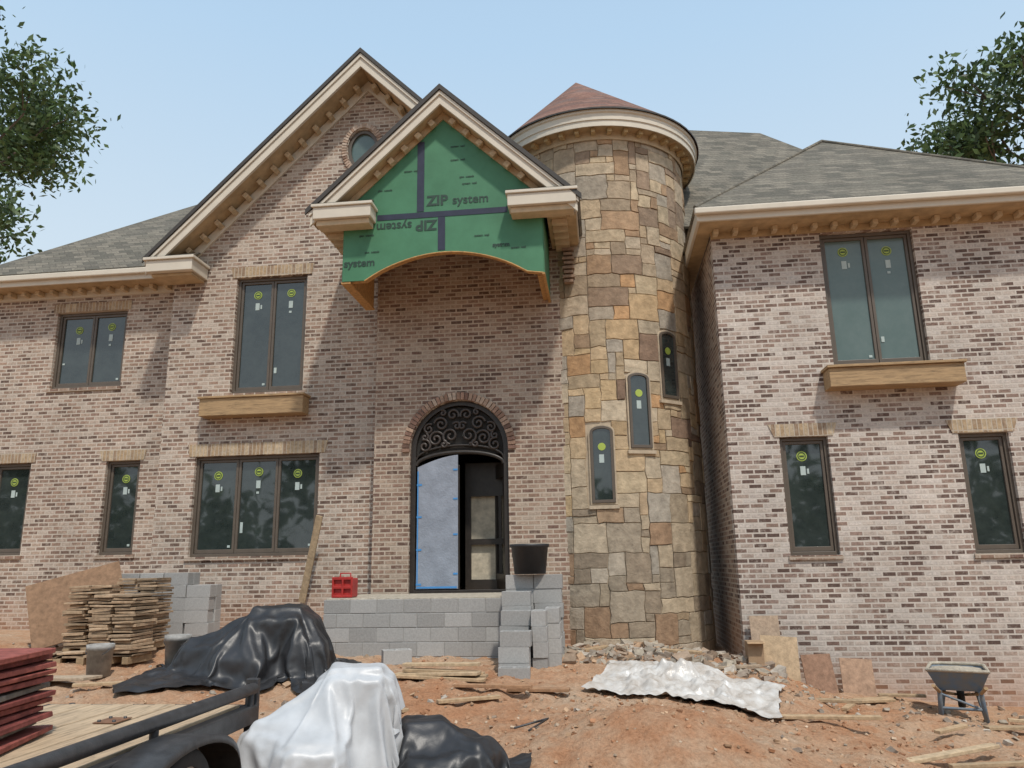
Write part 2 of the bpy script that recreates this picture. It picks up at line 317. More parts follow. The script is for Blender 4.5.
# ------------------------------------------------------------ HOUSE
H=empty('brick_house')
def sticker(x,z,Y,r=.08,k=0):
    lathe('window_sticker',[(0,0),(r,0),(r,.003),(0,.003)],M_stick,H,(x,Y,z),20,rot(90),False)
    lathe('window_sticker_ring',[(r*.62,0),(r*.8,0),(r*.8,.003),(r*.62,.003)],M_stickd,H,(x,Y-.004,z),20,rot(90),False)
    box('window_sticker_bar',x-r*.45,x+r*.45,Y-.008,Y-.0045,z-.012,z+.012,M_stickd,H)
    box('window_label',x-.04,x+.04,Y-.003,Y,z-.30,z-.16,M_paper,H)
    if k%2: box('window_label',x-.03,x+.02,Y-.003,Y,z-.40,z-.36,M_paper,H)
    else: box('window_label',x+.06,x+.09,Y-.003,Y,z-.28,z-.2,M_paper,H)
def window(x0,x1,z0,z1,Y,n,gm,fw=.055):
    Yf=Y+.07
    plate('window_frame',rect(x0,x1,z0,z1),[rect(x0+fw,x1-fw,z0+fw,z1-fw)],Yf,Yf+.1,M_frame,H,.006)
    wd=(x1-x0-2*fw)/n
    for i in range(n):
        a=x0+fw+i*wd; c=a+wd; s=.05
        plate('window_sash',rect(a+.004,c-.004,z0+fw+.003,z1-fw-.003),[rect(a+s,c-s,z0+fw+s*1.5,z1-fw-s)],Yf+.03,Yf+.09,M_frame,H,.005)
        box('window_pane',a+s-.01,c-s+.01,Yf+.06,Yf+.066,z0+fw+s,z1-fw-s+.01,gm,H)
        sticker((a+c)/2+random.uniform(-.03,.03),z1-fw-s-.18-random.random()*.10,Yf+.055,k=i)
        if random.random()<.4: box('window_label',a+s+.03,a+s+.08,Yf+.05,Yf+.054,z0+.35+random.random()*.3,z0+.40+random.random()*.3,M_paper,H)
        if random.random()<.4: box('window_label',c-s-.09,c-s-.04,Yf+.05,Yf+.054,z0+.16,z0+.20,M_paper,H)
    box('window_dark_backing',x0+.01,x1-.01,Yf+.13,Yf+.15,z0,z1,M_dark,H)
WR=[(3.79,5.27,5.1,7.40,2,M_glassf),(2.83,3.57,2.16,3.99,1,M_glass),(5.51,6.24,2.14,3.96,1,M_glass)]
WG=[(-6.82,-5.41,5.29,7.57,2,M_glass),(-7.40,-5.03,2.32,4.12,3,M_glass)]
WL=[(-10.96,-9.43,5.69,7.29,2,M_glass),(-11.95,-11.14,2.43,4.21,1,M_glass),(-9.56,-8.85,2.40,4.19,1,M_glass)]
for l,Y in ((WR,12.5),(WG,13.3),(WL,13.9)):
    for a in l: window(a[0],a[1],a[2],a[3],Y,a[4],a[5])
plate('right_wing_wall',rect(2.03,8.2,-.8,7.5),[rect(*a[:4]) for a in WR],12.5,12.72,M_brickR,H)
box('right_wing_side_wall',2.03,2.25,12.725,18,-.8,7.5,M_brickE,H); box('right_wing_far_side_wall',7.98,8.2,12.725,18,-.8,7.5,M_brickR,H)
ax,az,sl=-4.31,11.95,1.0
def gz_(x,off): return az-off-abs(x-ax)*sl
gl=[(-8.1,.2),(-3.93,.2),(-3.93,7),(-.5,7),(-.5,gz_(-.5,.5)),(ax,az-.5),(-8.1,gz_(-8.1,.5))]
ov=[(-4.4+.31*math.cos(t*math.pi/14),10.14+.43*math.sin(t*math.pi/14)) for t in range(28)]
plate('gable_wall',gl,[rect(*a[:4]) for a in WG]+[ov],13.3,13.52,M_brick,H)
box('gable_side_wall',-8.1,-7.9,13.525,14.2,.2,7.7,M_brick,H)
def ell(a,b,n=32): return [(-4.4+a*math.cos(t*2*math.pi/n),10.14+b*math.sin(t*2*math.pi/n)) for t in range(n)]
plate('oval_window_frame',ell(.31,.43),[ell(.25,.36)],13.34,13.42,M_frame,H); plate('oval_window_pane',ell(.27,.38),[],13.39,13.40,M_glassf,H)
A=Acc()
for i in range(52):
    t=i*2*math.pi/52; c=Vector((-4.4+.375*math.cos(t),13.29,10.14+.50*math.sin(t)))
    ang=math.degrees(math.atan2(.50*math.sin(t)*.75,.375*math.cos(t)))
    A.obox(c,(.10,.04,.045),rot(0,-ang,0),random.choice(PAL[2:5]+PAL[7:]))
A.out('oval_window_brick_ring',M_vc,H,.003)
plate('left_wing_wall',rect(-12.7,-8.0,.2,7.65),[rect(*a[:4]) for a in WL],13.9,14.12,M_brick,H)
box('left_wing_side_wall',-12.7,-12.5,14.125,20,.2,7.65,M_brick,H)
dx0,dx1,dsp=-3.29,-1.57,4.06
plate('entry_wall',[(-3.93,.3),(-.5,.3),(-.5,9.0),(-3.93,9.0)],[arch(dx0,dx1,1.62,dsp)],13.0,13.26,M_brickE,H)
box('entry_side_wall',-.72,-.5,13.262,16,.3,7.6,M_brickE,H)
A=Acc()
cx=(dx0+dx1)/2
for i in range(41):
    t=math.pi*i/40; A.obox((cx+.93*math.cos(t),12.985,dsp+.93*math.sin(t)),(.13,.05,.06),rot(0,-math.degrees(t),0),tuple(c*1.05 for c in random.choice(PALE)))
A.out('entry_arch_bricks',M_vc,H,.003)
fo=arch(dx0,dx1,1.62,dsp); fi=arch(dx0+.09,dx1-.09,1.62,dsp,.78)
plate('door_frame',fo,[[(p[0],max(p[1],1.70)) for p in fi]],13.08,13.2,M_iron,H,.008)
tr=[(dx0+.09,3.98)]+[(dx1-.09,3.98)]+[(cx+(.77)*math.cos(math.pi*i/20),dsp+.77*math.sin(math.pi*i/20)) for i in range(21)]
plate('door_tympanum_backing',tr,[],13.155,13.165,M_dark,H)
tube('door_transom_arch',[(cx+.77*math.cos(math.pi*i/20),13.11,3.80+.22*math.sin(math.pi*i/20)) for i in range(21)],.035,M_iron,H)
tube('door_transom_arch',[(cx+.77*math.cos(math.pi*i/20),13.11,3.90+.24*math.sin(math.pi*i/20)) for i in range(21)],.02,M_iron,H)
M_scroll=simple('iron_scroll',(.05,.038,.032),.4,.3,9,bmp=.05)
def spiral(cx_,cz,r0,turns,a0,dirn,name='door_scroll'):
    pts=[]
    for i in range(26):
        t=i/25; a=a0+dirn*t*turns*2*math.pi; r=r0*(1-t*.86); pts.append((cx_+r*math.cos(a),13.10,cz+r*math.sin(a)))
    tube(name,pts,.024,M_scroll,H,res=1)
for sx in (-1,1):
    for (ox,oz,r,tu,a,d) in [(.16,.25,.15,1.5,-1.5,1),(.42,.20,.14,1.6,2.6,-1),(.62,.08,.12,1.4,1.2,1),(.33,.46,.13,1.5,.2,1),(.12,.62,.11,1.3,3.5,-1),(.55,.38,.10,1.4,2.2,-1),(.62,.24,.07,1.2,2,1),(.05,.42,.08,1.2,.5,1),(.28,.10,.07,1.2,1.5,1),(.30,.66,.06,1.2,1,1)]:
        spiral(cx+sx*ox,dsp+oz,r,tu,a if sx>0 else math.pi-a,d*sx)
box('door_leaf',dx0+.10,cx-.01,13.14,13.17,1.70,3.80,M_iron,H,.01)
film=[(dx0+.11,1.72),(cx-.03,1.72)]+[(cx-.03-(.71)*i/8,3.97-.20*(i/8)**1.6) for i in range(9)]
plate('door_protective_film',film,[],13.09,13.115,M_doorf,H)
for zz in (1.78,2.35,2.9,3.45): box('blue_tape_strip',dx0+.11,dx0+.20,13.082,13.088,zz,zz+.03,M_blue,H)
for zz in (1.95,2.6,3.2,3.7): box('blue_tape_strip',cx-.11,cx-.035,13.082,13.088,zz,zz+.03,M_blue,H)
box('blue_tape_strip',dx0+.12,cx-.05,13.083,13.089,1.73,1.76,M_blue,H); box('blue_tape_strip',dx0+.12,dx0+.14,13.083,13.089,1.79,3.7,M_blue,H)
DL=bpy.data.objects.new('open_door_leaf',None); link(DL,H); DL.location=(dx1-.1,13.2,0); DL.rotation_euler=(0,0,math.radians(-68))
plate('leaf_frame',rect(-.74,0,1.70,3.85),[rect(-.62,-.12,1.95,3.6)],0,.05,M_iron,DL,.01)
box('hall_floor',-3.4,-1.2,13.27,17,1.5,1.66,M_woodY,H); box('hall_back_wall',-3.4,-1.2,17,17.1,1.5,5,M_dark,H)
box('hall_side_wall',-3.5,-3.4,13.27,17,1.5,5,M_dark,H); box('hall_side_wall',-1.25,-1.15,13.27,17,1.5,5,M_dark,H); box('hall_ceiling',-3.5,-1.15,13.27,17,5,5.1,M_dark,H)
plate('hall_inner_door',rect(-2.45,-1.27,1.66,3.9),[rect(-2.35,-1.85,1.85,2.45),rect(-2.35,-1.85,2.55,3.3),rect(-1.8,-1.3,1.85,2.45),rect(-1.8,-1.3,2.55,3.3)],13.75,13.81,M_iron,H)
box('hall_stone_panel',-2.40,-1.27,13.83,13.88,1.66,3.35,simple('hall_plaster',(.55,.49,.38),.9,.3,9),H)
def lintel(x0,x1,z0,z1,Y,fl=.05):
    plate('soldier_lintel',[(x0,z0),(x1,z0),(x1+fl,z1),(x0-fl,z1)],[],Y-.015,Y-.001,M_sold,H)
lintel(-7.5,-4.93,4.125,4.35,13.3); lintel(-6.9,-5.33,7.575,7.79,13.3)
lintel(2.75,3.65,3.995,4.20,12.5,.08); lintel(5.43,6.32,3.965,4.17,12.5,.08)
lintel(-9.65,-8.78,4.195,4.40,13.9); lintel(-12.08,-11.06,4.215,4.41,13.9,.01); lintel(-11.05,-9.35,7.295,7.48,13.9,.0)
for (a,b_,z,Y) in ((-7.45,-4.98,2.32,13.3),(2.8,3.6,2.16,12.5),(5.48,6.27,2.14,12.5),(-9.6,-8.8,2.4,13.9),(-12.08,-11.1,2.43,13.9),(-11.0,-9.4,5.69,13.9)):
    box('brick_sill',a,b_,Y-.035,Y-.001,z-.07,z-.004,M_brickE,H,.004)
box('timber_window_ledger',-7.24,-5.27,13.0,13.298,4.82,5.14,M_wood,H,.01); box('timber_window_ledger_cap',-7.27,-5.24,12.97,13.297,5.142,5.18,M_wood,H,.006)
box('timber_window_ledger',3.60,5.6,12.14,12.498,4.70,5.0,M_wood,H,.01); box('timber_window_ledger_cap',3.57,5.63,12.1,12.497,5.003,5.045,M_wood,H,.006)
# ------------- roofs
def poly(name,pts,mat,th=.05):
    o=mesh(name,pts,[tuple(range(len(pts)))],mat,H); bm=bmesh.new(); bm.from_mesh(o.data)
    for f in bm.faces:
        f.normal_update()
        if f.normal.z<0: f.normal_flip()
    bm.to_mesh(o.data); bm.free()
    m=o.modifiers.new('s','SOLIDIFY'); m.thickness=th; m.offset=-1; return o
E=7.76; P1=(4.85,15.1,10.55); P2=(4.85,17.5,10.55)
poly('right_wing_roof_front',[(1.70,11.93,E),(8.0+.1,11.93,E),P1],M_shing)
poly('right_wing_roof_left',[(1.70,11.93,E),P1,P2,(1.70,18,E)],M_shing)
poly('right_wing_roof_right',[(8.1,11.93,E),(8.1,18,E),P2,P1],M_shing)
tube('hip_shingle_cap',[(1.72,11.95,E+.012),(4.85,15.1,10.562)],.035,M_shing,H); tube('hip_shingle_cap',[(8.08,11.95,E+.012),(4.85,15.1,10.562)],.035,M_shing,H)
box('fascia',1.74,8.06,11.95,12.0,7.52,7.74,M_cream,H,.008); box('fascia',1.74,1.79,12.003,18,7.52,7.74,M_cream,H,.008)
box('gutter',1.70,8.08,11.86,11.948,7.62,7.73,M_cream,H,.02)
box('soffit',1.793,8.0,12.003,12.497,7.53,7.55,M_soffit,H); box('soffit',1.793,2.027,12.5,18,7.53,7.55,M_soffit,H)
box('frieze_board',2.02,8.0,12.47,12.497,7.42,7.527,M_soffit,H)
for i in range(19): box('dentil',2.05+i*.32,2.13+i*.32,12.3,12.468,7.44,7.527,M_dentil,H,.005)
A0=(.6,18,13.05);B0=(4.33,18,12.54);C0=(7.6,18.2,10.9)
poly('main_roof_front',[A0,B0,(4.9,14.0,8.2),(-2.5,14.0,8.6)],M_shing); poly('main_roof_right',[B0,C0,(7.8,15,8.5),(4.9,14.0,8.2)],M_shing); poly('main_roof_back',[A0,(-3.5,21,9),(8,21,9),C0,B0],M_shing)
poly('main_roof_left',[A0,(-2.5,14.0,8.6),(-3.5,21,9)],M_shing)
def gslope(name,ax,az,s,hw,y0,y1,mat,side):
    e=(ax+side*hw,az-s*hw)
    return poly(name,[(ax,y0,az),(e[0],y0,e[1]),(e[0],y1,e[1]),(ax,y1,az)],mat,.06)
gslope('gable_roof_left',ax,az,sl,4.1,12.72,18,M_shing,-1); gslope('gable_roof_right',ax,az,sl,3.2,12.72,18,M_shing,1)
def chevron(name,ax,az,s,hl,hr,t0,t1,y0,y1,mat,b=0):
    plate(name,[(ax-hl,az-t0-s*hl),(ax,az-t0),(ax+hr,az-t0-s*hr),(ax+hr,az-t1-s*hr),(ax,az-t1),(ax-hl,az-t1-s*hl)],[],y0,y1,mat,H,b)
chevron('gable_rake_board',ax,az,sl,4.06,3.9,.09,.36,12.74,12.80,M_cream,.006)
chevron('gable_rake_trim',ax,az,sl,4.08,3.9,.085,.17,12.71,12.738,M_cream,.006)
chevron('gable_drip_edge',ax,az,sl,4.12,3.9,-.02,.075,12.685,12.715,M_drip)
chevron('gable_rake_soffit',ax,az,sl,4.04,3.8,.28,.31,12.803,13.297,M_soffit)
chevron('gable_frieze',ax,az,sl,3.75,3.8,.34,.56,13.25,13.297,M_cream)
def rake_dentils(ax,az,s,hl,hr,off,y0,y1,st,x0=.18):
    A=Acc(); ang=math.degrees(math.atan(s))
    for side,hw in ((-1,hl),(1,hr)):
        x=x0
        while x<hw:
            A.obox((ax+side*x,(y0+y1)/2,az-off-s*x),(.10,y1-y0,.10),rot(0,side*ang,0),(.54,.42,.27)); x+=st
    A.out('rake_dentils',M_vc,H,.004)
rake_dentils(ax,az,sl,3.7,3.6,.42,13.05,13.248,.27)
box('gable_return_fascia',-8.34,-7.42,12.68,13.28,7.56,7.78,M_cream,H,.01); box('gable_return_soffit',-8.28,-7.47,12.80,13.27,7.50,7.557,M_soffit,H,.01)
box('gable_return_crown',-8.39,-7.38,12.64,13.28,7.783,7.84,M_cream,H,.01)
poly('gable_return_roof',[(-8.38,12.66,7.85),(-7.40,12.66,7.85),(-7.6,13.28,8.15),(-8.2,13.28,8.15)],M_shing,.02)
Hc=(-12.9,13.36,7.98); Hp=(-9.28,18.08,12.06)
poly('left_wing_roof_front',[Hc,(-7.2,13.36,7.98),(-4.5,17.8,12.06),Hp],M_shing); poly('left_wing_roof_left',[Hc,Hp,(-9.28,20,12.06),(-12.9,22,7.98)],M_shing)
box('fascia',-12.88,-8.38,13.38,13.42,7.72,7.95,M_cream,H,.008); box('gutter',-12.9,-8.40,13.30,13.378,7.82,7.94,M_cream,H,.02)
box('soffit',-12.88,-8.1,13.425,13.897,7.74,7.76,M_soffit,H); box('frieze_board',-12.7,-8.1,13.86,13.897,7.60,7.738,M_cream,H)
for i in range(15): box('dentil',-12.6+i*.31,-12.52+i*.31,13.68,13.858,7.64,7.736,M_dentil,H,.005)
# ------------- entry pediment
px,pz,ps=-2.43,10.0,.95
gslope('entry_roof_left',px,pz,ps,2.22,11.3,14.5,M_shing,-1); gslope('entry_roof_right',px,pz,ps,2.28,11.3,14.5,M_shing,1)
chevron('entry_rake_board',px,pz,ps,2.18,2.24,.09,.33,11.32,11.37,M_cream,.006); chevron('entry_rake_trim',px,pz,ps,2.20,2.26,.085,.16,11.29,11.318,M_cream,.006)
chevron('entry_drip_edge',px,pz,ps,2.25,2.31,-.02,.075,11.262,11.296,M_drip)
chevron('entry_rake_soffit',px,pz,ps,2.14,2.18,.29,.32,11.373,11.598,M_soffit); chevron('entry_frieze',px,pz,ps,2.05,2.1,.33,.46,11.565,11.597,M_soffit)
rake_dentils(px,pz,ps,1.3,1.35,.41,11.46,11.564,.23)
N_=24
archp=[(-3.70+2.62*i/N_,6.70+.42*max(0,math.sin(math.pi*i/N_))**.75) for i in range(N_+1)]
gr=[(-4.12,6.70),(-3.74,6.70)]+archp[1:-1]+[(-1.04,6.70),(-.78,6.66),(-.78,8.2),(px,9.63),(-4.12,8.2)]
plate('entry_green_sheathing',gr,[],11.6,11.625,M_green,H)
band=[(-4.11,6.712),(-3.74,6.712)]+[(x,z+.012) for x,z in archp[1:-1]]+[(-1.04,6.712),(-.79,6.672)]
plate('entry_arch_framing',band+[(-.79,7.35),(-4.11,7.35)],[],11.627,11.76,M_osb,H)
box('entry_green_side',-.79,-.765,11.63,12.99,6.66,8.2,M_green,H); box('entry_green_side',-4.135,-4.11,11.63,12.99,6.70,8.2,M_green,H)
box('entry_side_framing',-.89,-.795,11.77,12.99,6.67,8.2,M_osb,H); box('entry_side_framing',-4.105,-4.0,11.77,12.99,6.71,8.2,M_osb,H)
box('entry_edge_trim',-.80,-.755,11.59,12.99,6.625,6.655,M_osb,H); box('entry_edge_trim',-4.14,-3.98,11.61,12.99,6.665,6.697,M_osb,H)
box('entry_bay_ceiling',-3.99,-.9,11.77,12.99,8.1,8.14,M_osb,H)
for i in range(6): box('entry_bay_joist',-3.8+i*.5,-3.76+i*.5,11.77,12.98,7.95,8.095,M_soffit,H)
tube('entry_arch_edge',[(x,11.60,z-.008) for x,z in gr[1:N_+3]],.012,M_osb,H)
def tape(x0,x1,z0,z1): box('seam_tape_strip',x0,x1,11.593,11.599,z0,z1,M_tape,H)
tape(-2.87,-2.75,7.86,9.15); tape(-3.55,-1.35,7.745,7.845); tape(-2.51,-2.39,7.15,7.74)
def txt(s,x,z,size,flip=False,bold=.004):
    cu=bpy.data.curves.new('print','FONT'); cu.body=s; cu.size=size; cu.extrude=.001; cu.offset=bold
    cu.materials.append(M_print); o=bpy.data.objects.new('sheathing_print',cu); link(o,H)
    o.location=(x,11.594,z); o.rotation_euler=(math.pi/2,math.pi if flip else 0,0)
txt('ZIP',-2.70,7.96,.25,False,.008); txt('system',-2.27,7.96,.22,False,.003); txt('ZIP',-2.53,7.69,.25,True,.008); txt('system',-2.95,7.69,.22,True,.003)
txt('system',-4.1,6.95,.19); txt('system',-1.6,7.15,.1)
for (x,z) in ((-2.3,8.75),(-1.9,8.45),(-2.1,8.3),(-3.5,7.2),(-1.9,7.35),(-3.1,8.6),(-1.3,7.1),(-2.3,9.0),(-3.3,8.3),(-3.6,7.5)): txt('system  wall',x,z,.05,random.random()<.4,.001)
for side in (-1,1):
    xa,xb=(px-2.12,px-1.14) if side<0 else (px+1.12,px+2.22)
    box('entry_return_fascia',xa,xb,11.27,11.598,7.70,7.90,M_cream,H,.01)
    box('entry_return_crown',xa-.03,xb+.03,11.24,11.598,7.903,7.955,M_cream,H,.01)
    box('entry_return_soffit',xa+.04,xb-.04,11.34,11.597,7.60,7.697,M_dentil,H,.01)
    poly('entry_return_roof',[(xa-.02,11.25,7.965),(xb+.02,11.25,7.965),(xb-.05,11.597,8.14),(xa+.05,11.597,8.14)],M_shing,.02)
    e0,e1=(xa,px-1.71) if side<0 else (px+1.68,xb)
    box('entry_eave_fascia',(xa if side<0 else xb-.04),(xa+.04 if side<0 else xb),11.602,13.29,7.68,7.90,M_cream,H)
    box('entry_eave_soffit',e0+.045,e1-.02,11.602,13.0,7.64,7.675,M_soffit,H)
    for i in range(5): box('dentil',(px-2.02) if side<0 else px+1.8,(px-1.74) if side<0 else px+2.05,11.75+i*.27,11.84+i*.27,7.55,7.638,M_dentil,H,.005)
# ------------- stone tower
TX,TY,TR=.12,14.6,1.74
lathe('tower_core',[(TR-.008,.3),(TR-.008,9.9)],M_mortar,H,(TX,TY,0),96)
TW=[(-3,3.06,4.34),(19,3.96,5.25),(40,4.85,6.05)]
NA=44; cell=.12; a_lo,a_hi=-105,100
NR=int((9.78-.45)/cell); da=(a_hi-a_lo)/NA*1.0
def tpos(i,j):
    jx=noise.noise((i*1.7+.3,j*2.1+.7,1))*.25; jz=noise.noise((i*1.3+5,j*1.9+9,4))*.24
    return math.radians(a_lo+(i+jx)*da),.45+(j+jz)*cell
used=np.zeros((NA,NR),bool)
for i in range(NA):
    for j in range(NR):
        ac=a_lo+(i+.5)*da; zc=.45+(j+.5)*cell
        for (wa,z0,z1) in TW:
            if abs(ac-wa)<7.0 and z0-.05<zc<z1+.03: used[i,j]=True
SC_low=[(.41,.335,.24),(.46,.375,.265),(.36,.30,.225),(.49,.405,.295),(.30,.24,.175),(.44,.33,.215),(.38,.34,.28),(.46,.395,.31),(.33,.22,.14)]
SC_mid=[(.54,.40,.235),(.51,.385,.245),(.47,.34,.20),(.56,.45,.30),(.43,.335,.22),(.36,.255,.165),(.48,.40,.29),(.55,.415,.26),(.25,.17,.12),(.48,.295,.155),(.42,.37,.30)]
SC_top=[(.43,.34,.24),(.48,.385,.27),(.38,.295,.205),(.50,.41,.30),(.40,.34,.265),(.32,.23,.16),(.47,.355,.23),(.52,.41,.275),(.39,.26,.16)]
A=Acc()
for j in range(NR):
    for i in range(NA):
        if used[i,j]: continue
        wm,hm=random.choice([(4,3),(3,3),(4,2),(3,2),(2,2),(5,3),(2,3),(3,4),(2,1),(3,1),(1,1),(5,2),(4,4),(2,2)])
        wv=0
        while wv<wm and i+wv<NA and not used[i+wv,j]: wv+=1
        hv=1
        while hv<hm and j+hv<NR and not used[i:i+wv,j+hv].any(): hv+=1
        used[i:i+wv,j:j+hv]=True
        zc=(j/NR)+random.uniform(-.08,.08); pal=SC_low if zc<.30 else (SC_mid if zc<.66 else SC_top)
        c=random.choice(pal); k=random.uniform(.87,1.13); c=tuple(x*k for x in c)
        pr=TR+random.uniform(.0,.020)
        nz=hv+1; na=wv+1; V=[]
        for lay,(r,inset) in enumerate(((TR-.05,0),(pr,0.6),(pr+.006,1.7))):
            for q in range(nz):
                for p_ in range(na):
                    a,z=tpos(i+p_,j+q)
                    s=inset*.0045
                    if p_==0: a+=s/TR+.0018
                    if p_==na-1: a-=s/TR+.0018
                    if q==0: z+=s+.003
                    if q==nz-1: z-=s+.003
                    V.append((TX+r*math.sin(a),TY-r*math.cos(a),z))
        def idx(l,p_,q): return l*nz*na+q*na+p_
        Fs=[]
        for q in range(nz-1):
            for p_ in range(na-1): Fs.append((idx(2,p_,q),idx(2,p_+1,q),idx(2,p_+1,q+1),idx(2,p_,q+1)))
        for l in (0,1):
            for p_ in range(na-1):
                Fs.append((idx(l,p_,0),idx(l,p_+1,0),idx(l+1,p_+1,0),idx(l+1,p_,0))); Fs.append((idx(l,p_+1,nz-1),idx(l,p_,nz-1),idx(l+1,p_,nz-1),idx(l+1,p_+1,nz-1)))
            for q in range(nz-1):
                Fs.append((idx(l,0,q+1),idx(l,0,q),idx(l+1,0,q),idx(l+1,0,q+1))); Fs.append((idx(l,na-1,q),idx(l,na-1,q+1),idx(l+1,na-1,q+1),idx(l+1,na-1,q)))
        A.add(V,Fs,c)
A.out('tower_stones',M_stone,H)
for (wa,z0,z1) in TW:
    a=math.radians(wa); Rm=Matrix.Rotation(a,4,'Z'); T=Matrix.Translation((TX,TY,0))@Rm
    w2=.19; o=arch(-w2,w2,z0,z1-.1,.1,10); i_=arch(-w2+.045,w2-.045,z0+.05,z1-.1,.06,10)
    plate('tower_window_frame',o,[i_],-TR-.045,-TR+.1,M_frame,H,.004,T); plate('tower_window_pane',arch(-w2+.04,w2-.04,z0+.045,z1-.1,.065,10),[],-TR-.018,-TR-.010,M_glass,H,0,T)
    o2=arch(-w2-.03,w2+.03,z0-.03,z1-.1,.135,10); plate('tower_window_surround',o2,[arch(-w2-.002,w2+.002,z0-.002,z1-.1,.102,10)],-TR-.022,-TR+.05,M_mortar,H,.004,T)
    c=T@Vector((0,-TR-.021,z1-.35))
    lathe('window_sticker',[(0,0),(.065,0),(.065,.004),(0,.004)],M_stick,H,c,16,(Rm.to_3x3()@rot(90)),False)
    plate('window_label',rect(-.05,.03,z1-.62,z1-.48),[],-TR-.025,-TR-.020,M_paper,H,0,T)
    plate('tower_window_sill',rect(-.25,.25,z0-.10,z0-.04),[],-TR-.05,-TR+.05,M_mortar,H,.008,T)
lathe('tower_frieze',[(TR+.03,9.66),(TR+.05,9.66),(TR+.05,9.82),(TR,9.82)],M_dentil,H,(TX,TY,0),72,smooth=False)
lathe('tower_soffit',[(TR-.02,9.82),(TR+.27,9.82)],M_soffit,H,(TX,TY,0),72)
lathe('tower_cornice',[(TR+.27,9.79),(TR+.29,9.79),(TR+.29,9.90),(TR+.31,9.91),(TR+.31,10.03),(TR+.34,10.05),(TR+.34,10.10),(TR+.1,10.11)],M_cream,H,(TX,TY,0),72,smooth=False)
A=Acc()
for i in range(40):
    d=i*9; a=math.radians(d); A.obox((TX+(TR+.13)*math.sin(a),TY-(TR+.13)*math.cos(a),9.775),(.08,.14,.085),rot(0,0,d),(.50,.37,.2))
A.out('tower_dentils',M_vc,H,.004)
n_=64
V=[(TX+(TR+.38)*math.cos(i*2*math.pi/n_),TY+(TR+.38)*math.sin(i*2*math.pi/n_),10.12) for i in range(n_)]
mesh('tower_roof_edge',[(v[0],v[1],10.09) for v in V]+[(v[0],v[1],10.122) for v in V],[(i,(i+1)%n_,n_+(i+1)%n_,n_+i) for i in range(n_)],M_drip,H)
V.append((-.18,14.75,12.20)); mesh('tower_roof',V,[(i,(i+1)%n_,n_) for i in range(n_)],M_shred,H)
A=Acc()
for i in range(8): A.obox((-.42,12.9,6.95+i*.085),(.16+.05*(i%2),.2,.05),rot(),(.30,.20,.14))
A.out('toothed_brick_corbel',M_vc,H)
# ------------------------------------------------------------ porch block wall
P=empty('concrete_block_porch')
def GR():
    g=random.uniform(.31,.41); return (g,g*.98,g*.94)
A=Acc()
ytop=1.64
for r_ in range(5):
    z=ytop-.1-.2*r_
    xx=-4.12
    while xx<-1.35:
        wd=.39 if not (xx==-4.12 and r_%2) else .19
        A.obox((xx+wd/2,11.4+random.uniform(-.003,.003),z),(wd,.19,.19),rot(),GR()); xx+=wd+.01
    yy=11.6
    while yy<12.9: A.obox((-4.02,yy+.1,z),(.19,.39,.19),rot(),GR()); yy+=.4
A.out('block_courses',M_cmu,P,.004)
box('mortar_core',-4.10,-1.3,11.312,11.48,.5,1.62,simple('block_mortar',(.33,.325,.31),.95,.1,9),P)
box('porch_slab',-4.1,-.7,11.33,12.99,1.6,1.655,M_conc,P,.01)
def cmu_mesh():
    o=plate('cmu',rect(-.195,.195,-.095,.095),[rect(-.16,-.02,-.06,.06),rect(.02,.16,-.06,.06)],-.095,.095,M_cmu)
    me=o.data
    for v in me.vertices: v.co=Vector((v.co.x,v.co.z,v.co.y))
    me.flip_normals()
    bpy.data.objects.remove(o); 
    return me
CM=cmu_mesh()
def cmu(name,parent,loc,rz=0,rx=0,c=None):
    me=CM.copy(); a=me.color_attributes.new('Col','FLOAT_COLOR','CORNER'); c=c or GR()
    a.data.foreach_set('color',np.tile(np.array([*c,1],dtype=np.float32),len(me.loops)))
    o=bpy.data.objects.new(name,me); link(o,parent); o.location=loc; o.rotation_euler=(math.radians(rx),0,math.radians(rz)); bev(o,.003,1); return o
ST=empty('concrete_block_stack')
def stack(cols):
    for (x,y,z0,n_,rz) in cols:
        for k in range(n_): cmu('block',ST,(x+random.uniform(-.012,.012),y+random.uniform(-.012,.012),z0+.095+k*.193),rz+random.uniform(-2,2))
stack([(-1.2,11.1,.80,6,0),(-.80,11.08,.80,6,0),(-1.22,10.8,.78,5,0),(-.72,10.78,.76,4,90),(-1.20,10.5,.74,4,0),(-.88,10.5,.74,4,90),(-1.18,10.2,.70,3,0),(-1.16,9.95,.68,1,4)])
stack([(-2.9,10.85,.80,1,25)])
P2_=empty('mortar_tub'); lathe('tub',[(0,0),(.22,0),(.26,.36),(.28,.37),(.28,.41),(.24,.41),(.20,.03),(0,.03)],M_tub,P2_,(-1.05,11.05,1.965),30)
ST2=empty('concrete_block_pile')
for ix in range(4):
    for iz in range(6 - (ix>2)):
        for iy in range(2): cmu('block',ST2,(-7.6+ix*.4+random.uniform(-.02,.02),12.0+iy*.21,1.0+iz*.193),random.uniform(-3,3))
